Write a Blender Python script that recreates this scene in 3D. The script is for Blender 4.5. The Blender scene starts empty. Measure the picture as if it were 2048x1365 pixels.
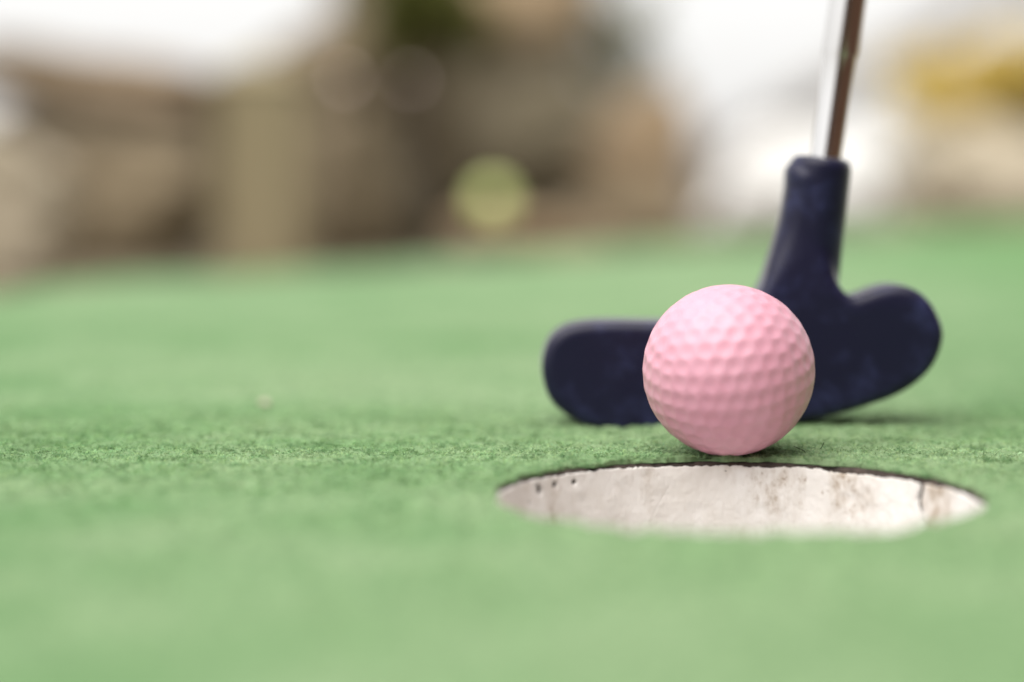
import bpy, bmesh, math, random
import numpy as np
from mathutils import Vector, noise, kdtree
R = math.radians
sc = bpy.context.scene
C = sc.collection

# ------------------------------------------------------------------ camera
F = 4536.0                      # focal length in pixels of the 2048 wide photograph
H = 0.078                       # camera height above the carpet
T = R(5.008)                    # tilt below the horizon
cam = bpy.data.cameras.new('camera')
cam.sensor_width = 36.0
cam.lens = F / 2048 * 36.0
cam.clip_start = 0.01
cam.clip_end = 2000
cam.dof.use_dof = True
cam.dof.focus_distance = 0.569
cam.dof.aperture_fstop = 3.25
co = bpy.data.objects.new('camera', cam)
C.objects.link(co)
co.location = (0, 0, H)
co.rotation_euler = (R(90) - T, 0, 0)
sc.camera = co

def ray(px, py):
    x = (px - 1024) / F
    y = -(py - 682.5) / F
    return Vector((x, math.cos(T) + y * math.sin(T), -math.sin(T) + y * math.cos(T)))
def P(px, py, Y):               # point of that pixel's ray at distance Y
    d = ray(px, py)
    return Vector((0, 0, H)) + d * (Y / d.y)
def G(px, py, z=0.0):           # ... on the ground
    d = ray(px, py)
    return Vector((0, 0, H)) + d * ((z - H) / d.z)

# ------------------------------------------------------------------ light: bright overcast
SUN_EL, SUN_AZ = R(64), R(222)      # azimuth clockwise from +Y: high, behind the camera's left shoulder
w = bpy.data.worlds.new('World')
sc.world = w
w.use_nodes = True
nt = w.node_tree
bg = nt.nodes['Background']
sky = nt.nodes.new('ShaderNodeTexSky')
sky.sky_type = 'NISHITA'
sky.sun_disc = False
sky.sun_elevation = SUN_EL
sky.sun_rotation = SUN_AZ
sky.air_density = 1.0
sky.dust_density = 3.0
sky.ozone_density = 1.0
hs = nt.nodes.new('ShaderNodeHueSaturation')
hs.inputs['Saturation'].default_value = 0.12
hs.inputs['Value'].default_value = 1.0
nt.links.new(sky.outputs[0], hs.inputs['Color'])
cl = nt.nodes.new('ShaderNodeMix'); cl.data_type = 'RGBA'      # an even layer of cloud over the clear sky
cl.inputs[0].default_value = 0.8
cl.inputs[7].default_value = (2.40, 2.37, 2.33, 1)
nt.links.new(hs.outputs[0], cl.inputs[6])
nt.links.new(cl.outputs[2], bg.inputs['Color'])
bg.inputs['Strength'].default_value = 0.15
sun = bpy.data.lights.new('sun', 'SUN')
sun.energy = 1.5
sun.angle = R(70)
sun.color = (1.0, 0.96, 0.9)
so = bpy.data.objects.new('sun', sun)
C.objects.link(so)
sd = Vector((math.sin(SUN_AZ) * math.cos(SUN_EL), math.cos(SUN_AZ) * math.cos(SUN_EL), math.sin(SUN_EL)))
so.rotation_euler = sd.to_track_quat('Z', 'Y').to_euler()
sc.view_settings.view_transform = 'Standard'
sc.view_settings.look = 'None'
sc.view_settings.exposure = 1.45
sc.view_settings.gamma = 1.0
sc.cycles.use_denoising = True
sc.cycles.use_adaptive_sampling = False
sc.cycles.max_bounces = 8

# ------------------------------------------------------------------ helpers
def link(name, me, parent=None, mat=None, smooth=True):
    o = bpy.data.objects.new(name, me)
    C.objects.link(o)
    if mat is not None:
        me.materials.append(mat)
    if smooth and len(me.polygons):
        me.polygons.foreach_set('use_smooth', [True] * len(me.polygons))
    if parent is not None:
        o.parent = parent
    return o
def obj(name, bm, mat, parent=None, smooth=True):
    me = bpy.data.meshes.new(name)
    bm.to_mesh(me); bm.free()
    return link(name, me, parent, mat, smooth)
def tag(o, label, cat, group=None, kind=None):
    o['label'] = label; o['category'] = cat
    if group: o['group'] = group
    if kind: o['kind'] = kind
    return o
def thing(name, loc, label, cat, group=None):
    o = bpy.data.objects.new(name, None)
    o.empty_display_size = 0.02
    C.objects.link(o); o.location = loc
    return tag(o, label, cat, group)
def np_mesh(name, verts, faces):
    me = bpy.data.meshes.new(name)
    nv, nf, k = len(verts), len(faces), faces.shape[1]
    me.vertices.add(nv)
    me.vertices.foreach_set('co', np.ascontiguousarray(verts, dtype=np.float32).ravel())
    me.loops.add(nf * k)
    me.loops.foreach_set('vertex_index', np.ascontiguousarray(faces, dtype=np.int32).ravel())
    me.polygons.add(nf)
    me.polygons.foreach_set('loop_start', np.arange(0, nf * k, k, dtype=np.int32))
    me.polygons.foreach_set('use_smooth', np.ones(nf, dtype=bool))
    me.update(calc_edges=True)
    return me
def grid_faces(nr, nc, wrap):
    i = np.arange(nr - 1)[:, None]; j = np.arange(nc if wrap else nc - 1)[None, :]
    a = i * nc + j; b = i * nc + (j + 1) % nc
    return np.stack([a, b, b + nc, a + nc], -1).reshape(-1, 4)
def vnoise(x, y, scale, seed=0):                 # smooth value noise, -1..1
    x = np.asarray(x) / scale + 1000.5 + seed * 17.3; y = np.asarray(y) / scale + 1000.5 + seed * 9.1
    xi = np.floor(x).astype(np.int64); yi = np.floor(y).astype(np.int64)
    fx = x - xi; fy = y - yi
    fx = fx * fx * (3 - 2 * fx); fy = fy * fy * (3 - 2 * fy)
    def h(a, b):
        n = (a * 374761393 + b * 668265263 + seed * 144665) & 0x7fffffff
        n = ((n ^ (n >> 13)) * 1274126177) & 0x7fffffff
        return ((n ^ (n >> 16)) & 0xffff) / 32767.5 - 1
    return (h(xi, yi) * (1 - fx) + h(xi + 1, yi) * fx) * (1 - fy) + (h(xi, yi + 1) * (1 - fx) + h(xi + 1, yi + 1) * fx) * fy

# node helpers
def mat(name, base=(0.5, 0.5, 0.5), rough=0.6, metal=0.0, spec=0.5):
    m = bpy.data.materials.new(name); m.use_nodes = True
    b = m.node_tree.nodes['Principled BSDF']
    b.inputs['Base Color'].default_value = (*base, 1)
    b.inputs['Roughness'].default_value = rough
    b.inputs['Metallic'].default_value = metal
    b.inputs['Specular IOR Level'].default_value = spec
    return m, m.node_tree, b
def coords(t, scale=(1, 1, 1)):
    tc = t.nodes.new('ShaderNodeTexCoord'); mp = t.nodes.new('ShaderNodeMapping')
    mp.inputs['Scale'].default_value = scale
    t.links.new(tc.outputs['Object'], mp.inputs['Vector'])
    return mp.outputs[0]
def noise_tex(t, vec, scale, detail=4, rough=0.55):
    n = t.nodes.new('ShaderNodeTexNoise')
    n.inputs['Scale'].default_value = scale; n.inputs['Detail'].default_value = detail
    n.inputs['Roughness'].default_value = rough
    t.links.new(vec, n.inputs['Vector'])
    return n.outputs['Fac']
def ramp(t, fac, stops):
    r = t.nodes.new('ShaderNodeValToRGB')
    e = r.color_ramp.elements
    while len(e) < len(stops): e.new(0.5)
    for k, (p, c) in enumerate(stops):
        e[k].position = p; e[k].color = (*c, 1)
    t.links.new(fac, r.inputs['Fac'])
    return r.outputs['Color']
def mix(t, fac, a, b, mode='MIX'):
    m = t.nodes.new('ShaderNodeMix'); m.data_type = 'RGBA'; m.blend_type = mode
    for s, v in ((m.inputs[0], fac), (m.inputs[6], a), (m.inputs[7], b)):
        if hasattr(v, 'is_output'): t.links.new(v, s)
        elif isinstance(v, tuple): s.default_value = (*v, 1)
        else: s.default_value = v
    return m.outputs[2]
def bump(t, b, h, strength=0.3, dist=0.001):
    n = t.nodes.new('ShaderNodeBump')
    n.inputs['Strength'].default_value = strength; n.inputs['Distance'].default_value = dist
    t.links.new(h, n.inputs['Height']); t.links.new(n.outputs[0], b.inputs['Normal'])

# ------------------------------------------------------------------ materials
TURF_LO, TURF_MID, TURF_HI = (0.050, 0.125, 0.042), (0.145, 0.242, 0.112), (0.215, 0.30, 0.165)
def turf_colour(t):
    v = coords(t)
    big = noise_tex(t, v, 2.4, 3)
    mid = noise_tex(t, v, 22, 4)
    fine = noise_tex(t, v, 260, 4, 0.65)
    c1 = ramp(t, big, [(0.38, (0.105, 0.205, 0.082)), (0.5, TURF_MID), (0.60, (0.178, 0.262, 0.136))])
    c2 = mix(t, ramp(t, mid, [(0.4, (0, 0, 0)), (0.68, (0.7, 0.7, 0.7))]), c1, TURF_HI)
    sep = t.nodes.new('ShaderNodeSeparateXYZ'); t.links.new(v, sep.inputs[0])      # less trodden, greener towards the lane's sides
    ab = t.nodes.new('ShaderNodeMath'); ab.operation = 'ABSOLUTE'; t.links.new(sep.outputs['X'], ab.inputs[0])
    ad = t.nodes.new('ShaderNodeMath'); ad.operation = 'MULTIPLY_ADD'; ad.inputs[1].default_value = 0.25
    t.links.new(big, ad.inputs[0]); t.links.new(ab.outputs[0], ad.inputs[2])
    c2 = mix(t, ramp(t, ad.outputs[0], [(0.30, (0, 0, 0)), (0.62, (0.8, 0.8, 0.8))]), c2, (0.075, 0.20, 0.050))
    c3 = mix(t, ramp(t, fine, [(0.37, (0.6, 0.6, 0.6)), (0.5, (0, 0, 0))]), c2, TURF_LO)
    return c3, fine, mid
def turf_material(fibre):
    m, t, b = mat('turf_fibre' if fibre else 'turf_base', rough=0.85, spec=0.2)
    c, fine, mid = turf_colour(t)
    if fibre:
        at = t.nodes.new('ShaderNodeAttribute'); at.attribute_name = 'shade'
        c = mix(t, 1.0, c, at.outputs['Color'], 'MULTIPLY')
        tr = t.nodes.new('ShaderNodeBsdfTranslucent'); ms = t.nodes.new('ShaderNodeMixShader')
        ms.inputs[0].default_value = 0.3
        t.links.new(c, tr.inputs['Color'])
        t.links.new(b.outputs[0], ms.inputs[1]); t.links.new(tr.outputs[0], ms.inputs[2])
        t.links.new(ms.outputs[0], t.nodes['Material Output'].inputs['Surface'])
    else:
        bump(t, b, fine, 0.6, 0.0012)
    t.links.new(c, b.inputs['Base Color'])
    return m
M_turf, M_fibre = turf_material(False), turf_material(True)

def pink():
    m, t, b = mat('pink_paint', (0.70, 0.25, 0.33), 0.46, spec=0.4)
    v = coords(t)
    n = noise_tex(t, v, 90, 5)
    c = mix(t, ramp(t, n, [(0.4, (0, 0, 0)), (0.75, (0.5, 0.5, 0.5))]), (0.62, 0.295, 0.385), (0.655, 0.36, 0.445))
    t.links.new(c, b.inputs['Base Color'])
    b.inputs['Subsurface Weight'].default_value = 0.12
    b.inputs['Subsurface Radius'].default_value = (1.0, 0.45, 0.4)
    b.inputs['Subsurface Scale'].default_value = 0.0015
    b.inputs['Coat Weight'].default_value = 0.4
    b.inputs['Coat Roughness'].default_value = 0.5
    bump(t, b, noise_tex(t, v, 900, 3), 0.08, 0.0003)
    return m
M_pink = pink()

def rubber():
    m, t, b = mat('navy_rubber', (0.013, 0.013, 0.032), 0.48, spec=0.28)
    v = coords(t)
    n = noise_tex(t, v, 55, 6, 0.6)
    n2 = noise_tex(t, v, 220, 5, 0.7)
    s = mix(t, 1.0, ramp(t, n, [(0.48, (0, 0, 0)), (0.72, (1, 1, 1))]), ramp(t, n2, [(0.35, (0.15,) * 3), (0.65, (1, 1, 1))]), 'MULTIPLY')
    c = mix(t, s, (0.0065, 0.0060, 0.026), (0.026, 0.030, 0.09))
    b.inputs['Sheen Weight'].default_value = 0.3; b.inputs['Sheen Roughness'].default_value = 0.35
    t.links.new(c, b.inputs['Base Color'])
    r = t.nodes.new('ShaderNodeMapRange'); r.inputs[3].default_value = 0.3; r.inputs[4].default_value = 0.5
    t.links.new(n, r.inputs[0]); t.links.new(r.outputs[0], b.inputs['Roughness'])
    bump(t, b, n2, 0.12, 0.0004)
    return m
M_rubber = rubber()

def chrome():
    m, t, b = mat('chrome', (0.74, 0.73, 0.72), 0.07, 1.0)
    v = coords(t, (1, 1, 0.15))
    n = noise_tex(t, v, 300, 4)
    r = t.nodes.new('ShaderNodeMapRange'); r.inputs[3].default_value = 0.05; r.inputs[4].default_value = 0.14
    t.links.new(n, r.inputs[0]); t.links.new(r.outputs[0], b.inputs['Roughness'])
    return m
M_chrome = chrome()

def grip():
    m, t, b = mat('black_grip_rubber', (0.02, 0.02, 0.022), 0.7)
    bump(t, b, noise_tex(t, coords(t), 400, 3), 0.4, 0.0005)
    return m
M_grip = grip()

def cup_white():
    m, t, b = mat('worn_white_paint', rough=0.55, spec=0.4)
    v = coords(t)
    vs = coords(t, (1, 1, 0.28))             # dirt that ran down the wall
    vd = coords(t, (1, 1, 0.7))
    streak = noise_tex(t, vs, 110, 6, 0.62)
    patch = noise_tex(t, v, 38, 3, 0.5)
    speck = noise_tex(t, vd, 520, 5, 0.7)
    warm = noise_tex(t, v, 60, 3)
    base = mix(t, ramp(t, warm, [(0.35, (0, 0, 0)), (0.7, (1, 1, 1))]), (0.82, 0.80, 0.78), (0.73, 0.70, 0.665))
    dirt = mix(t, 1.0, ramp(t, streak, [(0.44, (0, 0, 0)), (0.66, (1, 1, 1))]), ramp(t, patch, [(0.38, (0.1, 0.1, 0.1)), (0.58, (1, 1, 1))]), 'MULTIPLY')
    dirt2 = mix(t, 1.0, dirt, ramp(t, speck, [(0.35, (0.2,) * 3), (0.62, (1, 1, 1))]), 'MULTIPLY')
    c = mix(t, dirt2, base, (0.36, 0.28, 0.20))
    # thin dark scratches and peeled flecks
    fl = mix(t, 1.0, ramp(t, speck, [(0.60, (0, 0, 0)), (0.68, (0.75,) * 3)]), ramp(t, patch, [(0.45, (0.05,) * 3), (0.6, (1, 1, 1))]), 'MULTIPLY')
    c = mix(t, fl, c, (0.27, 0.19, 0.13))
    t.links.new(c, b.inputs['Base Color'])
    bump(t, b, streak, 0.35, 0.0008)
    return m
M_cup = cup_white()

def plain(name, a, c2, scale, rough=0.9, bstr=0.5, bdist=0.003):
    m, t, b = mat(name, a, rough, spec=0.25)
    v = coords(t)
    n = noise_tex(t, v, scale, 6, 0.62)
    t.links.new(ramp(t, n, [(0.35, a), (0.65, c2)]), b.inputs['Base Color'])
    bump(t, b, noise_tex(t, v, scale * 4, 5, 0.65), bstr, bdist)
    return m
M_under = plain('dark_adhesive', (0.035, 0.028, 0.025), (0.085, 0.065, 0.055), 300, bdist=0.0008)
M_soil = plain('dry_soil', (0.11, 0.09, 0.058), (0.21, 0.175, 0.12), 9)
M_thread = plain('dark_thread', (0.02, 0.035, 0.015), (0.05, 0.07, 0.03), 500)
M_crumb = plain('pale_crumb', (0.55, 0.5, 0.38), (0.65, 0.6, 0.5), 500)
stone = {k: plain('stone_' + k, a, c, s) for k, (a, c, s) in {
    'beige': ((0.33, 0.285, 0.21), (0.42, 0.36, 0.275), 8),
    'brown': ((0.11, 0.085, 0.052), (0.18, 0.142, 0.09), 9),
    'rust':  ((0.15, 0.112, 0.070), (0.22, 0.165, 0.11), 10),
    'grey':  ((0.125, 0.105, 0.07), (0.20, 0.17, 0.115), 7),
    'dark':  ((0.055, 0.044, 0.028), (0.095, 0.077, 0.052), 9),  # shade of the gap and crevice put into the stone colour
    'tan':   ((0.23, 0.165, 0.10), (0.33, 0.245, 0.155), 8),
    'white': ((0.62, 0.61, 0.60), (0.74, 0.73, 0.72), 7),
    'cream': ((0.52, 0.47, 0.38), (0.66, 0.61, 0.52), 7)}.items()}

def wood(name, a, c2):
    m, t, b = mat(name, a, 0.8, spec=0.25)
    v = coords(t, (1, 1, 0.08))
    n = noise_tex(t, v, 60, 6, 0.6)
    t.links.new(ramp(t, n, [(0.3, a), (0.7, c2)]), b.inputs['Base Color'])
    bump(t, b, n, 0.5, 0.002)
    return m
M_post = wood('weathered_timber', (0.20, 0.165, 0.098), (0.28, 0.235, 0.145))
M_fence = wood('brown_stained_timber', (0.06, 0.028, 0.018), (0.13, 0.06, 0.035))
M_rail = plain('grey_painted_metal', (0.32, 0.31, 0.305), (0.38, 0.37, 0.365), 12, 0.5, 0.1)

def leafmat(name, a, c2):
    m, t, b = mat(name, a, 0.55, spec=0.35)
    n = noise_tex(t, coords(t), 45, 2)
    c = ramp(t, n, [(0.35, a), (0.65, c2)])
    t.links.new(c, b.inputs['Base Color'])
    tr = t.nodes.new('ShaderNodeBsdfTranslucent'); ms = t.nodes.new('ShaderNodeMixShader')
    ms.inputs[0].default_value = 0.3
    t.links.new(c, tr.inputs['Color'])
    t.links.new(b.outputs[0], ms.inputs[1]); t.links.new(tr.outputs[0], ms.inputs[2])
    t.links.new(ms.outputs[0], t.nodes['Material Output'].inputs['Surface'])
    return m
M_olive = leafmat('olive_leaf', (0.065, 0.075, 0.008), (0.15, 0.155, 0.03))
M_sage = leafmat('dry_green_leaf', (0.14, 0.14, 0.04), (0.26, 0.25, 0.10))
M_yellow = leafmat('yellow_petal', (0.60, 0.45, 0.10), (0.78, 0.64, 0.22))
M_stem = plain('stem_bark', (0.07, 0.05, 0.03), (0.13, 0.10, 0.06), 60)
def glowmat(name, col, s):  # emission for the globes that stand in for blurred highlights
    m, t, b = mat(name, col, 0.3)
    b.inputs['Emission Color'].default_value = (*col, 1)
    b.inputs['Emission Strength'].default_value = s
    return m
M_lime = glowmat('lime_glow', (0.60, 0.68, 0.25), 0.17)
M_rose = glowmat('rose_glow', (0.9, 0.72, 0.66), 0.5)
M_socket = plain('black_plastic', (0.02, 0.02, 0.02), (0.035, 0.035, 0.035), 200)

# ------------------------------------------------------------------ the carpet with its hole
HC = Vector((0.0505, 0.5010)); HR = 0.0536
edge_px = [(0, 590), (100, 568), (300, 553), (600, 540), (1000, 516), (1300, 492), (1500, 480), (1800, 456), (2048, 446), (2500, 430)]
lane = [G(*p).xy for p in edge_px]
lane = [Vector((-0.95, -0.5)), Vector((-0.85, 0.55)), Vector((-0.55, 1.02))] + lane + [Vector((1.0, 2.4)), Vector((0.52, 1.2)), Vector((0.46, 0.5)), Vector((0.46, -0.6))]
def lane_r(a):
    d = Vector((math.cos(a), math.sin(a))); best = 9.0
    for k in range(len(lane)):
        p = lane[k] - HC; q = lane[(k + 1) % len(lane)] - HC; e = q - p
        den = d.x * e.y - d.y * e.x
        if abs(den) < 1e-12: continue
        r = (p.x * e.y - p.y * e.x) / den; s = (p.x * d.y - p.y * d.x) / den
        if r > 0 and -1e-9 <= s <= 1 + 1e-9: best = min(best, r)
    return best
def turf_h(x, y):                                   # matted pile: shallow hollows, low tufts
    n = (0.00022 * vnoise(x, y, 0.011, 1) + 0.00030 * vnoise(x, y, 0.0052, 2) + 0.00040 * vnoise(x, y, 0.0021, 3) + 0.00034 * vnoise(x, y, 0.0012, 9)
         + 0.00055 * vnoise(x, y, 0.06, 4))
    pit = np.clip(vnoise(x * 0.75, y, 0.0058, 5) - 0.42, 0, 1) * np.clip(vnoise(x, y, 0.019, 6) + 0.45, 0, 1)
    return n - 0.0042 * pit
NA = 1250
ang = np.concatenate([np.linspace(R(-25), R(205), 1050, endpoint=False), np.linspace(R(205), R(335), 200, endpoint=False)])
R1 = np.array([lane_r(a) for a in ang])
R0 = HR + 0.0010 + 0.0011 * vnoise(ang * HR, ang * 0, 0.0035, 7) + 0.0005 * vnoise(ang * HR, ang * 0, 0.0011, 8)
s = np.linspace(0, 1, 430)
rad = np.concatenate([[0, 0], np.cumsum(0.0004 * np.exp(np.clip(s - 0.25, 0, 1) * 6.2))]); rad = rad / rad[-1]
rr = R0[None, :] + (R1 - R0)[None, :] * rad[:, None]
X = HC.x + rr * np.cos(ang); Yg = HC.y + rr * np.sin(ang)
Z = turf_h(X, Yg)
Z[0] = -0.0006; Z[1] += -0.0001
rr_out = rr[-1:] + 0.001
X = np.vstack([X, HC.x + rr_out * np.cos(ang)]); Yg = np.vstack([Yg, HC.y + rr_out * np.sin(ang)])
Z = np.vstack([Z, np.full((1, NA), -0.032)])
me = np_mesh('turf_carpet', np.stack([X, Yg, Z], -1).reshape(-1, 3), grid_faces(X.shape[0], NA, True))
carpet = link('turf_carpet', me, None, M_turf)
carpet['kind'] = 'structure'

# pile fibres, dense where the lens resolves them
rng = np.random.default_rng(4)
def fibres(n, x0, x1, y0, y1, lmin, lmax, wd, keep=None):
    x = rng.uniform(x0, x1, n); y = rng.uniform(y0, y1, n)
    ok = np.hypot(x - HC.x, y - HC.y) > HR + 0.0004 + 0.0011 * vnoise(np.arctan2(y - HC.y, x - HC.x) % (2 * math.pi) * HR, x * 0, 0.0035, 7)
    dens = 0.55 + 0.45 * vnoise(x, y, 0.004, 11)
    ok &= rng.random(n) < 0.35 + 0.65 * dens
    if keep is not None: ok &= rng.random(n) < keep(x, y)
    x = x[ok]; y = y[ok]; n = len(x)
    # neighbouring fibres lean the same way: tufts
    az = 3.2 * vnoise(x, y, 0.0035, 12) + 2 * vnoise(x, y, 0.012, 13) + rng.normal(0, 0.8, n)
    inc = np.clip(0.55 + 0.35 * vnoise(x, y, 0.005, 14) + rng.normal(0, 0.3, n), 0.0, 1.35)
    L = rng.uniform(lmin, lmax, n)
    d0 = np.stack([np.cos(az) * np.cos(inc), np.sin(az) * np.cos(inc), np.sin(inc)], -1)
    az2 = az + rng.normal(0, 0.9, n); inc2 = inc - rng.uniform(0.3, 1.3, n)
    d1 = np.stack([np.cos(az2) * np.cos(inc2), np.sin(az2) * np.cos(inc2), np.sin(inc2)], -1)
    p0 = np.stack([x, y, turf_h(x, y) - 0.0001], -1)
    p1 = p0 + d0 * (L * 0.5)[:, None]; p2 = p1 + d1 * (L * 0.5)[:, None]
    side = np.stack([-np.sin(az), np.cos(az), rng.normal(0, 0.6, n)], -1)
    side /= np.linalg.norm(side, axis=1)[:, None]
    # mostly face across the fibre, some towards the viewer's side
    w_ = (wd * rng.uniform(0.6, 1.3, n))[:, None] * side * 0.5
    V = np.stack([p0 - w_, p0 + w_, p1 - w_ * 0.9, p1 + w_ * 0.9, p2], 1)
    sh = np.clip(1.68 + 0.30 * rng.normal(0, 1, n) + 0.26 * vnoise(x, y, 0.007, 15), 0.7, 2.5)
    warm = rng.normal(0, 0.05, n)
    return V, np.stack([sh * (1 + warm), sh, sh * (1 - warm), np.ones(n)], -1)
foc = lambda x, y: np.clip(1.3 - np.abs(y - 0.583) / 0.075, 0, 1) * np.clip((0.25 - np.abs(x - 0.01)) / 0.06, 0, 1)
parts = [fibres(750000, -0.22, 0.24, 0.50, 0.68, 0.0006, 0.0015, 0.00017, foc),
         fibres(90000, -0.30, 0.34, 0.27, 1.0, 0.0010, 0.0020, 0.00034, lambda x, y: (np.abs(x) < 0.3 * y + 0.06) * 1.0)]
V = np.concatenate([p[0] for p in parts]); S = np.concatenate([p[1] for p in parts])
n = len(V); b0 = np.arange(n)[:, None] * 5
F3 = np.concatenate([b0 + np.array([[0, 1, 3]]), b0 + np.array([[0, 3, 2]]), b0 + np.array([[2, 3, 4]])])
me = np_mesh('carpet_pile', V.reshape(-1, 3), F3)
ca = me.attributes.new('shade', 'FLOAT_COLOR', 'POINT')
ca.data.foreach_set('color', np.repeat(S, 5, axis=0).astype(np.float32).ravel())
pile = link('carpet_pile', me, None, M_fibre)
tag(pile, 'short matted green pile of the artificial turf around ball, club and hole', 'turf', kind='stuff')
print('fibres', n)

# soil and everything beyond, with the bore for the cup left open
rs = [0.0570, 0.1, 0.3, 1, 2, 3, 5, 9, 20, 60, 200, 900]
ga = np.linspace(0, 2 * math.pi, 160, endpoint=False)
gx = HC.x + np.outer(rs, np.cos(ga)); gy = HC.y + np.outer(rs, np.sin(ga))
gz = -0.030 + np.where(np.outer(rs, ga * 0 + 1) > 1.2, 0.006 * vnoise(gx, gy, 0.4, 21), 0)
me = np_mesh('ground', np.stack([gx, gy, gz], -1).reshape(-1, 3), grid_faces(len(rs), 160, True))
ground = link('ground', me, None, M_soil); ground['kind'] = 'structure'

# dark layer under the carpet, seen as a thin line above the white wall
na = 720
a2 = np.linspace(0, 2 * math.pi, na, endpoint=False)
def ring(r, z, seed, jr, jz):
    q = a2 * HR
    return (np.full(na, r) + jr * vnoise(q, q * 0, 0.002, seed) + jr * vnoise(q, q * 0, 0.0007, seed + 1), np.full(na, z) + jz * vnoise(q, q * 0, 0.003, seed + 2))
prof = [ring(HR + 0.004, -0.0006, 31, 0, 0), ring(HR + 0.0014, -0.0007, 32, 0.0003, 0.0001), ring(HR + 0.0006, -0.0012, 35, 0.0003, 0.0002),
        ring(HR + 0.0005, -0.0028, 38, 0.0003, 0), ring(HR + 0.0009, -0.0045, 41, 0.0001, 0), ring(HR + 0.0025, -0.012, 44, 0, 0), ring(HR + 0.0026, -0.104, 47, 0, 0)]
V_ = np.stack([np.stack([HC.x + r * np.cos(a2), HC.y + r * np.sin(a2), z], -1) for r, z in prof])
me = np_mesh('carpet_underlay', V_.reshape(-1, 3), grid_faces(len(prof), na, True))
under = link('carpet_underlay', me, None, M_under); under['kind'] = 'structure'

# ------------------------------------------------------------------ cup
cup = thing('hole_cup', (HC.x, HC.y, -0.104), 'round white painted golf hole cup with chipped stained wall, sunk in the green carpet', 'golf hole')
# angles: fine over the visible far half
fine_a = np.linspace(R(-12), R(192), 1150)
coarse_a = np.linspace(R(192), R(348), 140)[1:-1]
ca_ = np.concatenate([fine_a, coarse_a]); nc = len(ca_)
q = ca_ * HR
top = (-0.0014 - 0.0006 * np.clip(np.cos(ca_) + 0.2, 0, 1) + 0.00038 * vnoise(q, q * 0, 0.012, 51) + 0.00028 * vnoise(q, q * 0, 0.0022, 52) + 0.00020 * vnoise(q, q * 0, 0.0007, 53)
       + 0.00016 * np.clip(vnoise(q, q * 0, 0.010, 54) * 8, -1, 1))
zz = np.concatenate([np.linspace(0, 1, 96) * 0.022, np.linspace(0.026, 0.1, 12)])
Zc = top[None, :] - zz[:, None] * 1.0
Zc = np.minimum(Zc, top[None, :])
def a_at(px):                                       # angle on the far wall seen at that column
    best = None
    for k in range(2000):
        a = R(-10) + R(200) * k / 1999
        p = (HC.x + HR * math.cos(a), HC.y + HR * math.sin(a))
        e = abs(1024 + F * p[0] / (p[1] * math.cos(T) + (H + 0.01) * math.sin(T)) - px)
        if best is None or e < best[0]: best = (e, a)
    return best[1]
A2 = np.broadcast_to(ca_[None, :], Zc.shape)
Q = A2 * HR
rad_c = HR + 0.00018 * vnoise(Q, Zc, 0.006, 61) + 0.00010 * vnoise(Q, Zc, 0.0022, 62) + 0.00004 * vnoise(Q, Zc, 0.0008, 63)
# raised flake edges running down, and peeled patches
fl = vnoise(Q, Zc * 0.45, 0.008, 64)
rad_c = rad_c + 0.00016 * np.clip((fl - 0.35) * 6, 0, 1)
# crack near the right end
ak = a_at(1843)
crk = (A2 - ak) * HR + 0.0009 * np.sin((Zc + 0.002) * 420) + 0.00025 * vnoise(Zc, Zc * 0, 0.0012, 65)
rad_c = rad_c + 0.0012 * np.exp(-(crk / 0.0009) ** 2) * (Zc > -0.0125)
rad_c = rad_c - 0.0006 * ((crk < -0.0002) & (crk > -0.03)) * np.clip((Zc + 0.016) / 0.006, 0, 1)
# a second, fainter curved crack to the left
ak2 = a_at(1322)
c2 = (A2 - ak2) * HR + 0.0025 * np.cos((Zc + 0.004) * 260)
rad_c = rad_c + 0.00006 * np.exp(-(c2 / 0.0003) ** 2) * (Zc < -0.006)
# pits on the left
for px, dz, s_ in ((1083, -0.0042, 0.0009), (1112, -0.0035, 0.0007), (1150, -0.0036, 0.0006), (1060, -0.0066, 0.0005)):
    a0 = a_at(px)
    rad_c = rad_c + 0.0016 * np.exp(-(((A2 - a0) * HR / s_) ** 2 + ((Zc - dz) / s_) ** 2))
xc = rad_c * np.cos(A2); yc = rad_c * np.sin(A2); zc = Zc + 0.104
# lip: outer ring behind the inner edge, then the wall
lip_r = HR + 0.0011
outer = np.stack([lip_r * np.cos(ca_), lip_r * np.sin(ca_), top + 0.104 - 0.0004], -1)[None]
lip2 = np.stack([(rad_c[0] + 0.0004) * np.cos(ca_), (rad_c[0] + 0.0004) * np.sin(ca_), top + 0.104 + 0.00005], -1)[None]
V_ = np.concatenate([outer, lip2, np.stack([xc, yc, zc], -1)])
wf = grid_faces(V_.shape[0], nc, True)
cf = np.concatenate([np.full((2, nc), 9.0), crk + 0.00012 * vnoise(Zc, Zc * 0, 0.0006, 66)]); cf[:2] = cf[2]
zf = np.concatenate([Zc[:1], Zc[:1], Zc])
open_ = (np.abs(cf) < 0.00062 * np.clip((zf + 0.0135) / 0.007, 0, 1)) 
wf = wf[~open_.ravel()[wf].any(1)]              # the crack is a real gap
me = np_mesh('wall', V_.reshape(-1, 3), wf)
link('wall', me, cup, M_cup)
bm = bmesh.new()
bmesh.ops.create_circle(bm, cap_ends=True, radius=HR + 0.001, segments=96)
for v in bm.verts: v.co.z = 0.002
obj('floor', bm, M_cup, cup, False)

# ------------------------------------------------------------------ ball
BR = 0.02135
BC = P(1457, 741, 0.5605); BC.z = BR + 0.0002
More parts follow.
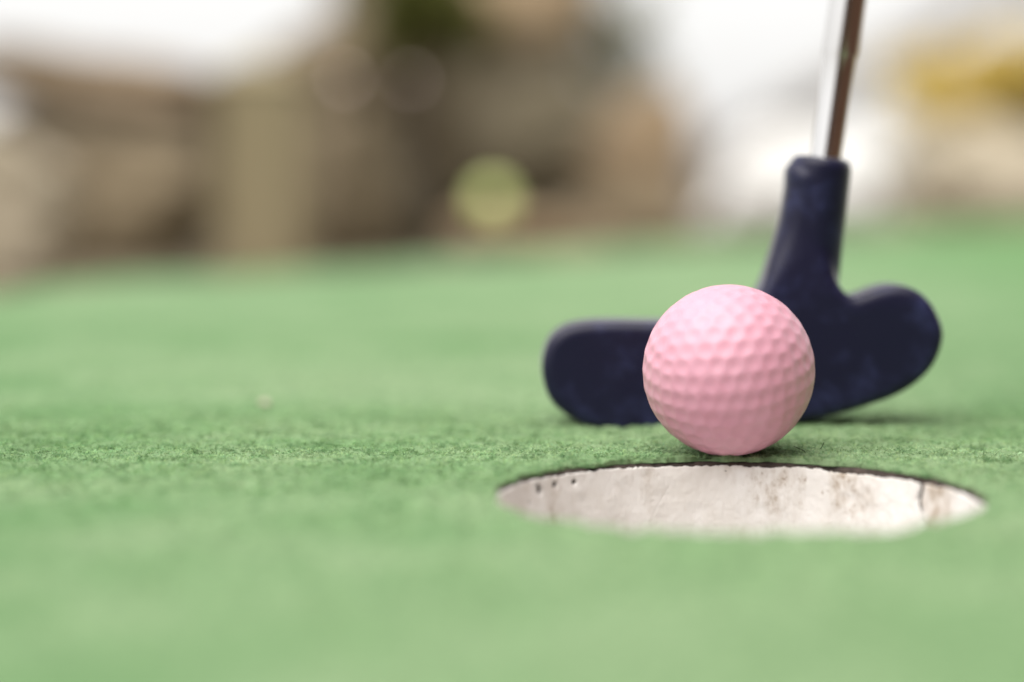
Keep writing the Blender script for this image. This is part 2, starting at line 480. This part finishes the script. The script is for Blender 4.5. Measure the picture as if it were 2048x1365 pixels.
# dimple centres: octahedral triangulation, relaxed
oct_v = [Vector(v) for v in ((1, 0, 0), (-1, 0, 0), (0, 1, 0), (0, -1, 0), (0, 0, 1), (0, 0, -1))]
pts = set(); nfreq = 9
for sx in (0, 1):
    for sy in (2, 3):
        for sz in (4, 5):
            for i in range(nfreq + 1):
                for j in range(nfreq + 1 - i):
                    k = nfreq - i - j
                    v = (oct_v[sx] * math.sin(i / nfreq * math.pi / 2) + oct_v[sy] * math.sin(j / nfreq * math.pi / 2) + oct_v[sz] * math.sin(k / nfreq * math.pi / 2)).normalized()
                    pts.add((round(v.x, 6), round(v.y, 6), round(v.z, 6)))
D = np.array(sorted(pts))
for it in range(60):
    df = D[:, None, :] - D[None, :, :]
    d2 = (df ** 2).sum(-1) + np.eye(len(D))
    f = (df / d2[..., None] ** 2.5).sum(1)
    f -= (f * D).sum(1)[:, None] * D
    D = D + f * 2.5e-7 * 40 / 4
    D /= np.linalg.norm(D, axis=1)[:, None]
D = D + rng.normal(0, 0.006, D.shape); D /= np.linalg.norm(D, axis=1)[:, None]
nd = math.sqrt(4 * math.pi / len(D))                 # mean spacing
bm = bmesh.new()
bmesh.ops.create_icosphere(bm, subdivisions=7, radius=1.0)
me = bpy.data.meshes.new('golf_ball'); bm.to_mesh(me); bm.free()
vv = np.empty(len(me.vertices) * 3); me.vertices.foreach_get('co', vv); vv = vv.reshape(-1, 3)
vv /= np.linalg.norm(vv, axis=1)[:, None]
best = np.full(len(vv), -1.0)
for c0 in range(0, len(vv), 20000):
    best[c0:c0 + 20000] = (vv[c0:c0 + 20000] @ D.T).max(1)
dist = np.arccos(np.clip(best, -1, 1))
rd = nd * 0.56
u = np.clip(dist / rd, 0, 1)
depth = (0.00036 + 0.00010 * vnoise(vv[:, 0] + vv[:, 2] * 0.7, vv[:, 1] - vv[:, 2] * 0.4, 0.22, 71)) * (1 - u ** 2) ** 1.8
vv = vv * (BR - depth)[:, None]
me.vertices.foreach_set('co', vv.ravel()); me.update()
ball = link('golf_ball', me, None, M_pink)
ball.location = BC
ball.rotation_euler = (R(8), R(-14), R(38))
tag(ball, 'pink dimpled golf ball resting on the green carpet at the far lip of the hole', 'golf ball')

# ------------------------------------------------------------------ putter
YF = 0.618; TH = 0.020
def catmull(p, sub):
    out = []
    n = len(p)
    for i in range(n):
        a, b, c, d = p[i - 1], p[i], p[(i + 1) % n], p[(i + 2) % n]
        for k in range(sub):
            t = k / sub
            out.append(0.5 * ((2 * b) + (c - a) * t + (2 * a - 5 * b + 4 * c - d) * t * t + (3 * b - a - 3 * c + d) * t ** 3))
    return out
outl = [(1087, 742), (1090, 712), (1099, 688), (1116, 669), (1142, 656), (1178, 650), (1225, 648), (1290, 649), (1360, 649), (1430, 644), (1478, 630), (1510, 606), (1530, 575),
        (1545, 525), (1556, 480), (1567, 430), (1576, 375), (1584, 330), (1640, 322), (1700, 335), (1694, 400), (1685, 450), (1675, 500), (1670, 538), (1676, 566), (1691, 589), (1711, 599),
        (1735, 591), (1769, 579), (1799, 576), (1833, 584), (1862, 609), (1880, 643), (1886, 666), (1882, 697), (1864, 735), (1829, 769), (1786, 793),
        (1735, 811), (1671, 830), (1599, 846), (1520, 860), (1440, 865), (1360, 867), (1280, 866), (1222, 863), (1175, 851), (1140, 833), (1111, 810), (1094, 780)]
pc = [P(x, y, YF) for x, y in outl]
pc = catmull([Vector((p.x, p.z)) for p in pc], 6)
n = len(pc)
area = sum(pc[i].x * pc[(i + 1) % n].y - pc[(i + 1) % n].x * pc[i].y for i in range(n))
nrm = []
for i in range(n):
    t = (pc[(i + 1) % n] - pc[i - 1]).normalized()
    nrm.append(Vector((-t.y, t.x)) if area > 0 else Vector((t.y, -t.x)))   # inward
bm = bmesh.new()
layers = []
NL = 7
def hw(z):   # (half thickness, edge radius) by height: blade below, round neck above
    k = min(1, max(0, (z - 0.034) / 0.022)); k = k * k * (3 - 2 * k)
    return 0.0100 * (1 - k) + 0.0080 * k, 0.0026 * (1 - k) + 0.0066 * k
for side in (-1, 1):
    rng_l = range(NL + 1) if side == -1 else range(NL, -1, -1)
    for l in rng_l:
        ph = l / NL * math.pi / 2
        lay = []
        for p, nn in zip(pc, nrm):
            h_, r_ = hw(p.y)
            off = r_ * (1 - math.sin(ph)) ; dep = h_ - r_ * (1 - math.cos(ph))
            qn = p + nn * (off - 0.0005 + 0.0006 * min(1, max(0, (p.y - 0.045) / 0.01)))
            lay.append(bm.verts.new((qn.x, YF + TH / 2 + side * dep, qn.y)))
        layers.append(lay)
for a, b in zip(layers, layers[1:]):
    for i in range(n):
        j = (i + 1) % n
        try: bm.faces.new((a[i], a[j], b[j], b[i]))
        except ValueError: pass
bm.faces.new(layers[0]); bm.faces.new(list(reversed(layers[-1])))
# neck tube
def tube(bm, pts, rads, seg=48, cap=True):
    rings = []
    for i, (p, r) in enumerate(zip(pts, rads)):
        d = (pts[min(i + 1, len(pts) - 1)] - pts[max(i - 1, 0)]).normalized()
        u_ = d.cross(Vector((0, 1, 0))).normalized(); v_ = d.cross(u_)
        rings.append([bm.verts.new(p + (u_ * math.cos(2 * math.pi * k / seg) + v_ * math.sin(2 * math.pi * k / seg)) * r) for k in range(seg)])
    for a, b in zip(rings, rings[1:]):
        for k in range(seg):
            bm.faces.new((a[k], a[(k + 1) % seg], b[(k + 1) % seg], b[k]))
    if cap:
        bm.faces.new(list(reversed(rings[0]))); bm.faces.new(rings[-1])
YN = YF + TH / 2
nb = P(1612, 610, YN); ntp = P(1643.5, 314, YN); ax = (ntp - nb).normalized(); ln = (ntp - nb).length
prof = [(0, 8.0), (0.3, 8.15), (0.7, 8.15), (0.9, 8.1)]
pts_, rads_ = [], []
for t_, r_ in prof: pts_.append(nb + ax * ln * t_); rads_.append(r_ / 1000 + 0.0003)
for k in range(6):
    ph = k / 5 * math.pi / 2
    pts_.append(ntp - ax * 0.0024 * (1 - math.sin(ph))); rads_.append(0.0060 + 0.0024 * math.cos(ph))
tube(bm, pts_, rads_)
bmesh.ops.recalc_face_normals(bm, faces=bm.faces)
me = bpy.data.meshes.new('head_source'); bm.to_mesh(me); bm.free()
tmp = bpy.data.objects.new('head_source', me); C.objects.link(tmp)
md = tmp.modifiers.new('r', 'REMESH'); md.mode = 'VOXEL'; md.voxel_size = 0.0006; md.use_smooth_shade = True
md = tmp.modifiers.new('s', 'SMOOTH'); md.iterations = 20; md.factor = 0.5
dg = bpy.context.evaluated_depsgraph_get()
me2 = bpy.data.meshes.new_from_object(tmp.evaluated_get(dg)); me2.name = 'club_head'
bpy.data.objects.remove(tmp)
putter = thing('putter', (nb.x, YN, 0), 'navy rubber headed putter with chrome shaft standing behind the pink ball', 'golf club')
base = Vector((nb.x, YN, 0))
me2.transform(__import__('mathutils').Matrix.Translation(-base))
me2.materials.clear()
head = link('club_head', me2, putter, M_rubber)
# shaft: stepped chrome tube leaving the hosel, with a grip at its far end
s0 = P(1652, 312, YN); s1 = P(1696, -2, YN + 0.0055); sx_ = (s1 - s0).normalized()
step = (P(1680, 108, YN) - s0).length
pts_, rads_ = [], []
r0 = 0.0042
def add(d, r): pts_.append(s0 + sx_ * d - base); rads_.append(r)
add(-0.02, r0); add(0, r0); add(step - 0.0006, r0 + 0.00035); add(step + 0.0008, r0 + 0.00085)
d_ = step; r_ = r0 + 0.00085
for k in range(11):
    d_ += 0.058; add(d_ - 0.0006, r_); r_ += 0.00022; add(d_ + 0.0008, r_)
add(0.80, r_)
bm = bmesh.new(); tube(bm, pts_, rads_, 64)
sh = obj('shaft', bm, M_chrome, putter)
bm = bmesh.new()
pts_, rads_ = [], []
for d, r in ((0.70, 0.0085), (0.702, 0.0105), (0.75, 0.0115), (0.82, 0.0125), (0.88, 0.0135), (0.925, 0.0135), (0.93, 0.0155), (0.934, 0.0155), (0.936, 0.012)): add(d, r)
tube(bm, pts_, rads_, 40); obj('grip', bm, M_grip, putter)

# loose dark threads and a pale crumb on the carpet
def thread(pts, r, label):
    bm = bmesh.new(); base_ = pts[0].copy()
    tube(bm, [p - base_ for p in pts], [r] * len(pts), 6)
    o = obj('loose_thread', bm, M_thread); o.location = base_
    tag(o, label, 'thread', 'loose dark threads on the carpet')
g = lambda px, py, z: G(px, py, z)
thread([g(1588, 893, .001), g(1596, 897, .0022), g(1604, 900, .0016), g(1611, 905, .001)], 0.00010, 'dark fallen thread close to the right of the pink ball')
thread([g(1640, 900, .0005), g(1645, 892, .0018), g(1648, 885, .0030)], 0.00009, 'short dark thread sticking up well right of the pink ball')
bm = bmesh.new(); bmesh.ops.create_icosphere(bm, subdivisions=3, radius=0.0016)
for v in bm.verts: v.co *= 1 + 0.3 * noise.noise(v.co * 900); v.co.z *= 0.7
o = obj('crumb', bm, M_crumb); o.location = G(530, 806, 0.001)
tag(o, 'tiny pale crumb lying alone on the carpet far left of the club', 'crumb')

# ------------------------------------------------------------------ rockery beyond the carpet
def boulder(x0, x1, y0, y1, D_, key, label, depth=0.8, seed=0, tilt=0, sink=True, group='boulders of the rockery', shape=0.16, cuts=9):
    rnd = random.Random(seed); D_ = D_ * 1.2
    a = P(x0, y1, D_); b = P(x1, y0, D_)
    w_ = (b.x - a.x) / 2; top_ = b.z; bot = -0.04 if sink else a.z
    hgt = (top_ - bot) / 2; cx = (a.x + b.x) / 2; cz = (top_ + bot) / 2
    bm = bmesh.new(); bmesh.ops.create_icosphere(bm, subdivisions=5, radius=1.0)
    planes = []
    for k in range(cuts):
        d = Vector((rnd.gauss(0, 1), rnd.gauss(0, 1), rnd.gauss(0, 1))).normalized(); planes.append((d, rnd.uniform(0.70, 0.9)))
    off = Vector((seed * 3.1, seed * 1.7, 0))
    for v in bm.verts:
        c = v.co.copy()
        for p_ in range(3):   # towards a box
            c[p_] = math.copysign(abs(c[p_]) ** 0.72, c[p_])
        for d, q_ in planes:
            e = c.dot(d)
            if e > q_: c -= d * (e - q_) * 0.92
        c *= 1 + shape * noise.fractal(c * 1.3 + off, 0.6, 2.1, 4) + 0.025 * noise.noise(c * 9 + off)
        v.co = Vector((c.x * w_, c.y * w_ * depth, c.z * hgt))
    ex = [(min(v.co[k] for v in bm.verts), max(v.co[k] for v in bm.verts)) for k in range(3)]
    half = (w_, w_ * depth, hgt)
    for v in bm.verts:
        v.co = Vector([((v.co[k] - ex[k][0]) / (ex[k][1] - ex[k][0]) * 2 - 1) * half[k] for k in range(3)])
    o = obj('boulder', bm, stone[key])
    o.location = (cx, D_ + w_ * depth * 0.5, cz); o.rotation_euler = (0, R(tilt), R(rnd.uniform(-12, 12)))
    tag(o, label, 'rock', group)
    return o
boulder(-260, 125, 235, 590, 1.46, 'beige', 'pale beige boulder at the far left edge of the rockery', 0.8, 1, 8)
boulder(30, 470, 262, 560, 1.62, 'brown', 'broad brown boulder under the reddish slab on the left', 0.6, 2)
boulder(-140, 480, 96, 232, 1.70, 'rust', 'flat reddish brown slab lying on top of the left boulders', 0.5, 3, 7, False)
boulder(-140, 480, 195, 520, 1.95, 'dark', 'boulder coloured dark as the shade in the gap behind the reddish slab', 0.5, 4)
boulder(590, 800, 205, 555, 1.66, 'brown', 'narrow brown boulder right of the timber post', 0.7, 5)
boulder(540, 1230, 70, 520, 2.25, 'grey', 'largest grey brown boulder filling the middle of the rockery', 0.45, 6, -9)
boulder(430, 900, 35, 300, 2.05, 'brown', 'brown boulder sloping up behind the timber post', 0.5, 17, -27, False)
boulder(655, 1240, -210, 300, 2.40, 'grey', 'high grey brown boulder rising out of the top of the picture', 0.5, 16, -8, False)
boulder(740, 900, 330, 530, 1.72, 'dark', 'small boulder coloured near black as the shade of the middle crevice', 0.6, 7)
boulder(880, 1230, 430, 530, 1.85, 'tan', 'low tan boulder beneath the lime green glowing globe', 0.6, 8)
boulder(820, 1240, 170, 330, 2.1, 'grey', 'sloping grey stone leaning up below the olive shrub', 0.4, 9, -18, False)
boulder(900, 1190, -60, 90, 2.2, 'tan', 'tan stone at the very top beside the olive shrub', 0.5, 10, 0, False)
boulder(1165, 1410, 165, 420, 2.2, 'tan', 'orange tan boulder at the right end of the brown rocks', 0.7, 11)
boulder(1150, 1410, 372, 515, 2.0, 'brown', 'low brown boulder in front of the orange tan one', 0.7, 12)
boulder(1390, 1830, 245, 490, 2.05, 'white', 'white boulder behind the neck of the putter', 0.6, 13)
boulder(1815, 2200, 228, 450, 2.15, 'beige', 'beige boulder under the yellow flowers at the right edge', 0.6, 14)
boulder(1790, 2300, 60, 440, 3.1, 'cream', 'tall cream boulder behind the yellow flowers', 0.5, 15, -14)

# timber post
a = P(432, 540, 1.80); b = P(598, 118, 1.80)
post = thing('timber_post', ((a.x + b.x) / 2, 1.84, -0.03), 'squared pale timber post standing among the brown boulders', 'post')
wd = b.x - a.x; ht = b.z + 0.03
bm = bmesh.new(); bmesh.ops.create_cube(bm, size=1)
for v in bm.verts: v.co = Vector((v.co.x * wd, v.co.y * wd, (v.co.z + .5) * (ht - 0.012)))
bmesh.ops.bevel(bm, geom=bm.edges[:], offset=0.004, segments=3, affect='EDGES')
obj('shaft', bm, M_post, post, False)
bm = bmesh.new(); bmesh.ops.create_cone(bm, cap_ends=True, segments=4, radius1=wd * 0.76, radius2=wd * 0.35, depth=0.014)
bmesh.ops.rotate(bm, verts=bm.verts, matrix=__import__('mathutils').Matrix.Rotation(R(45), 3, 'Z'))
bmesh.ops.translate(bm, verts=bm.verts, vec=(0, 0, ht - 0.005)); obj('cap', bm, M_post, post, False)

# little glowing globes on stakes, added to imitate blurred highlights
def glow_globe(px, py, Y, r, m_, label, stake=True):
    c = P(px, py, Y)
    t = thing('highlight_globe', (c.x, c.y, -0.03), label, 'glow_globe', 'small glowing globes added for the blurred highlights in the rockery')
    bm = bmesh.new(); bmesh.ops.create_uvsphere(bm, u_segments=24, v_segments=16, radius=r)
    bmesh.ops.translate(bm, verts=bm.verts, vec=(0, 0, c.z + 0.03)); obj('globe', bm, m_, t)
    bm = bmesh.new(); tube(bm, [Vector((0, 0, 0)), Vector((0, 0, c.z + 0.03 - r * 0.8))], [0.003, 0.002], 12); obj('stake', bm, M_socket, t)
    bm = bmesh.new(); tube(bm, [Vector((0, 0, c.z + 0.03 - r * 1.25)), Vector((0, 0, c.z + 0.03 - r * 0.75))], [r * 0.4, r * 0.6], 20); obj('socket', bm, M_socket, t)
glow_globe(985, 400, 2.0, 0.014, M_lime, 'lime green glowing globe added as a blurred highlight low in the middle of the rocks')
glow_globe(690, 158, 1.90, 0.0035, M_rose, 'left of two tiny rosy globes added as blurred highlights high on the rocks')
glow_globe(822, 160, 1.90, 0.0028, M_rose, 'right and dimmer of two tiny rosy globes added as blurred highlights high on the rocks')

# sloping grey handrail behind
a = P(1385, 345, 3.4); b = P(2150, -130, 3.4)
rail = thing('handrail', (a.x, a.y, -0.03), 'pale grey handrail sloping up to the right behind the putter shaft', 'handrail')
o_ = Vector((a.x, a.y, -0.03))
bm = bmesh.new(); tube(bm, [a - o_, b - o_], [0.032, 0.032], 24); obj('rail', bm, M_rail, rail)
for t_ in (0.03, 0.93):
    p_ = a.lerp(b, t_) - o_
    bm = bmesh.new(); tube(bm, [Vector((p_.x, p_.y, 0)), p_], [0.018, 0.018], 20); obj('baluster', bm, M_rail, rail)

# shrubs: stems with many small leaves
def shrub(x0, x1, y0, y1, D_, m_, label, cat, nleaf, leaf, seed, name='shrub', petals=None):
    rnd = random.Random(seed); D_ = D_ * 1.2
    a = P(x0, y1, D_); b = P(x1, y0, D_)
    c = (a + b) / 2; rx = (b.x - a.x) / 2; rz = (b.z - a.z) / 2
    t = thing(name, (c.x, D_, -0.03), label, cat)
    o_ = Vector((c.x, D_, -0.03))
    bm = bmesh.new(); ends = []
    for k in range(22):
        e = Vector((rnd.uniform(-1, 1) * rx * .85, rnd.uniform(-1, 1) * rx * .6, c.z + 0.03 + rnd.uniform(-.9, .9) * rz))
        m1 = e * 0.5 + Vector((rnd.uniform(-.2, .2) * rx, 0, 0))
        tube(bm, [Vector((0, 0, 0)), m1, e], [0.004, 0.0025, 0.001], 6); ends.append(e)
    obj('stem', bm, M_stem, t)
    def leaves(nl, lf, mt, nm, up=0):
        bm = bmesh.new()
        for k in range(nl):
            e = rnd.choice(ends) + Vector((rnd.gauss(0, .22) * rx, rnd.gauss(0, .22) * rx, rnd.gauss(0, .25) * rz + up))
            d = Vector((rnd.gauss(0, 1), rnd.gauss(0, 1), rnd.gauss(0, .7) + .3)).normalized()
            s_ = d.cross(Vector((rnd.gauss(0, 1), rnd.gauss(0, 1), rnd.gauss(0, 1)))).normalized() * lf * .3
            L = d * lf * rnd.uniform(.6, 1.2); n_ = d.cross(s_).normalized() * lf * .08
            vs_ = [bm.verts.new(p) for p in (e, e + L * .4 + s_ + n_, e + L, e + L * .4 - s_ + n_)]
            bm.faces.new(vs_)
        o = obj(nm, bm, mt, t, False); o['kind'] = 'stuff'
    leaves(nleaf, leaf, m_, 'foliage')
    if petals: leaves(petals[1], petals[2], petals[0], 'blossom', rz * .15)
shrub(765, 950, -70, 105, 2.0, M_olive, 'dark olive green shrub growing between the highest rocks', 'shrub', 3500, 0.014, 31)
shrub(1160, 1330, -10, 185, 2.5, M_sage, 'dry pale green plant at the right shoulder of the large rock', 'plant', 900, 0.014, 32, 'rock_plant')
shrub(1835, 2200, 105, 245, 2.4, M_sage, 'shrub covered in yellow flowers at the right edge', 'flowers', 450, 0.014, 33, 'flowering_shrub', (M_yellow, 5000, 0.016))

# unseen board fence, added beside and behind the camera to darken the chrome
fence = thing('reflection_fence', (0.60, -1.2, -0.03), 'unseen low brown board fence added for the dark stripe mirrored in the chrome shaft', 'fence')
bm0 = bmesh.new(); bmesh.ops.create_cube(bm0, size=1)
for v in bm0.verts: v.co = Vector((v.co.x * 0.018, v.co.y * 0.136, (v.co.z + .5) * 0.95))
bmesh.ops.bevel(bm0, geom=bm0.edges[:], offset=0.002, segments=1, affect='EDGES')
bme = bpy.data.meshes.new('board'); bm0.to_mesh(bme); bm0.free(); bme.materials.append(M_fence)
rnd = random.Random(8)
for k in range(15):
    o = bpy.data.objects.new('board', bme); C.objects.link(o); o.parent = fence
    o.location = (rnd.uniform(-.002, .002), k * 0.142, rnd.uniform(-.004, .004) + 0.02)
for k in range(8):
    o = bpy.data.objects.new('board', bme); C.objects.link(o); o.parent = fence
    o.location = (-0.085 - k * 0.142, -0.078 + rnd.uniform(-.002, .002), rnd.uniform(-.004, .004) + 0.02); o.rotation_euler = (0, 0, R(90))
for z in (0.2, 0.75):
    bm = bmesh.new(); bmesh.ops.create_cube(bm, size=1)
    for v in bm.verts: v.co = Vector((v.co.x * 0.03 + 0.025, (v.co.y + .5) * 2.12 - 0.065, v.co.z * 0.06 + z))
    obj('rail', bm, M_fence, fence, False)
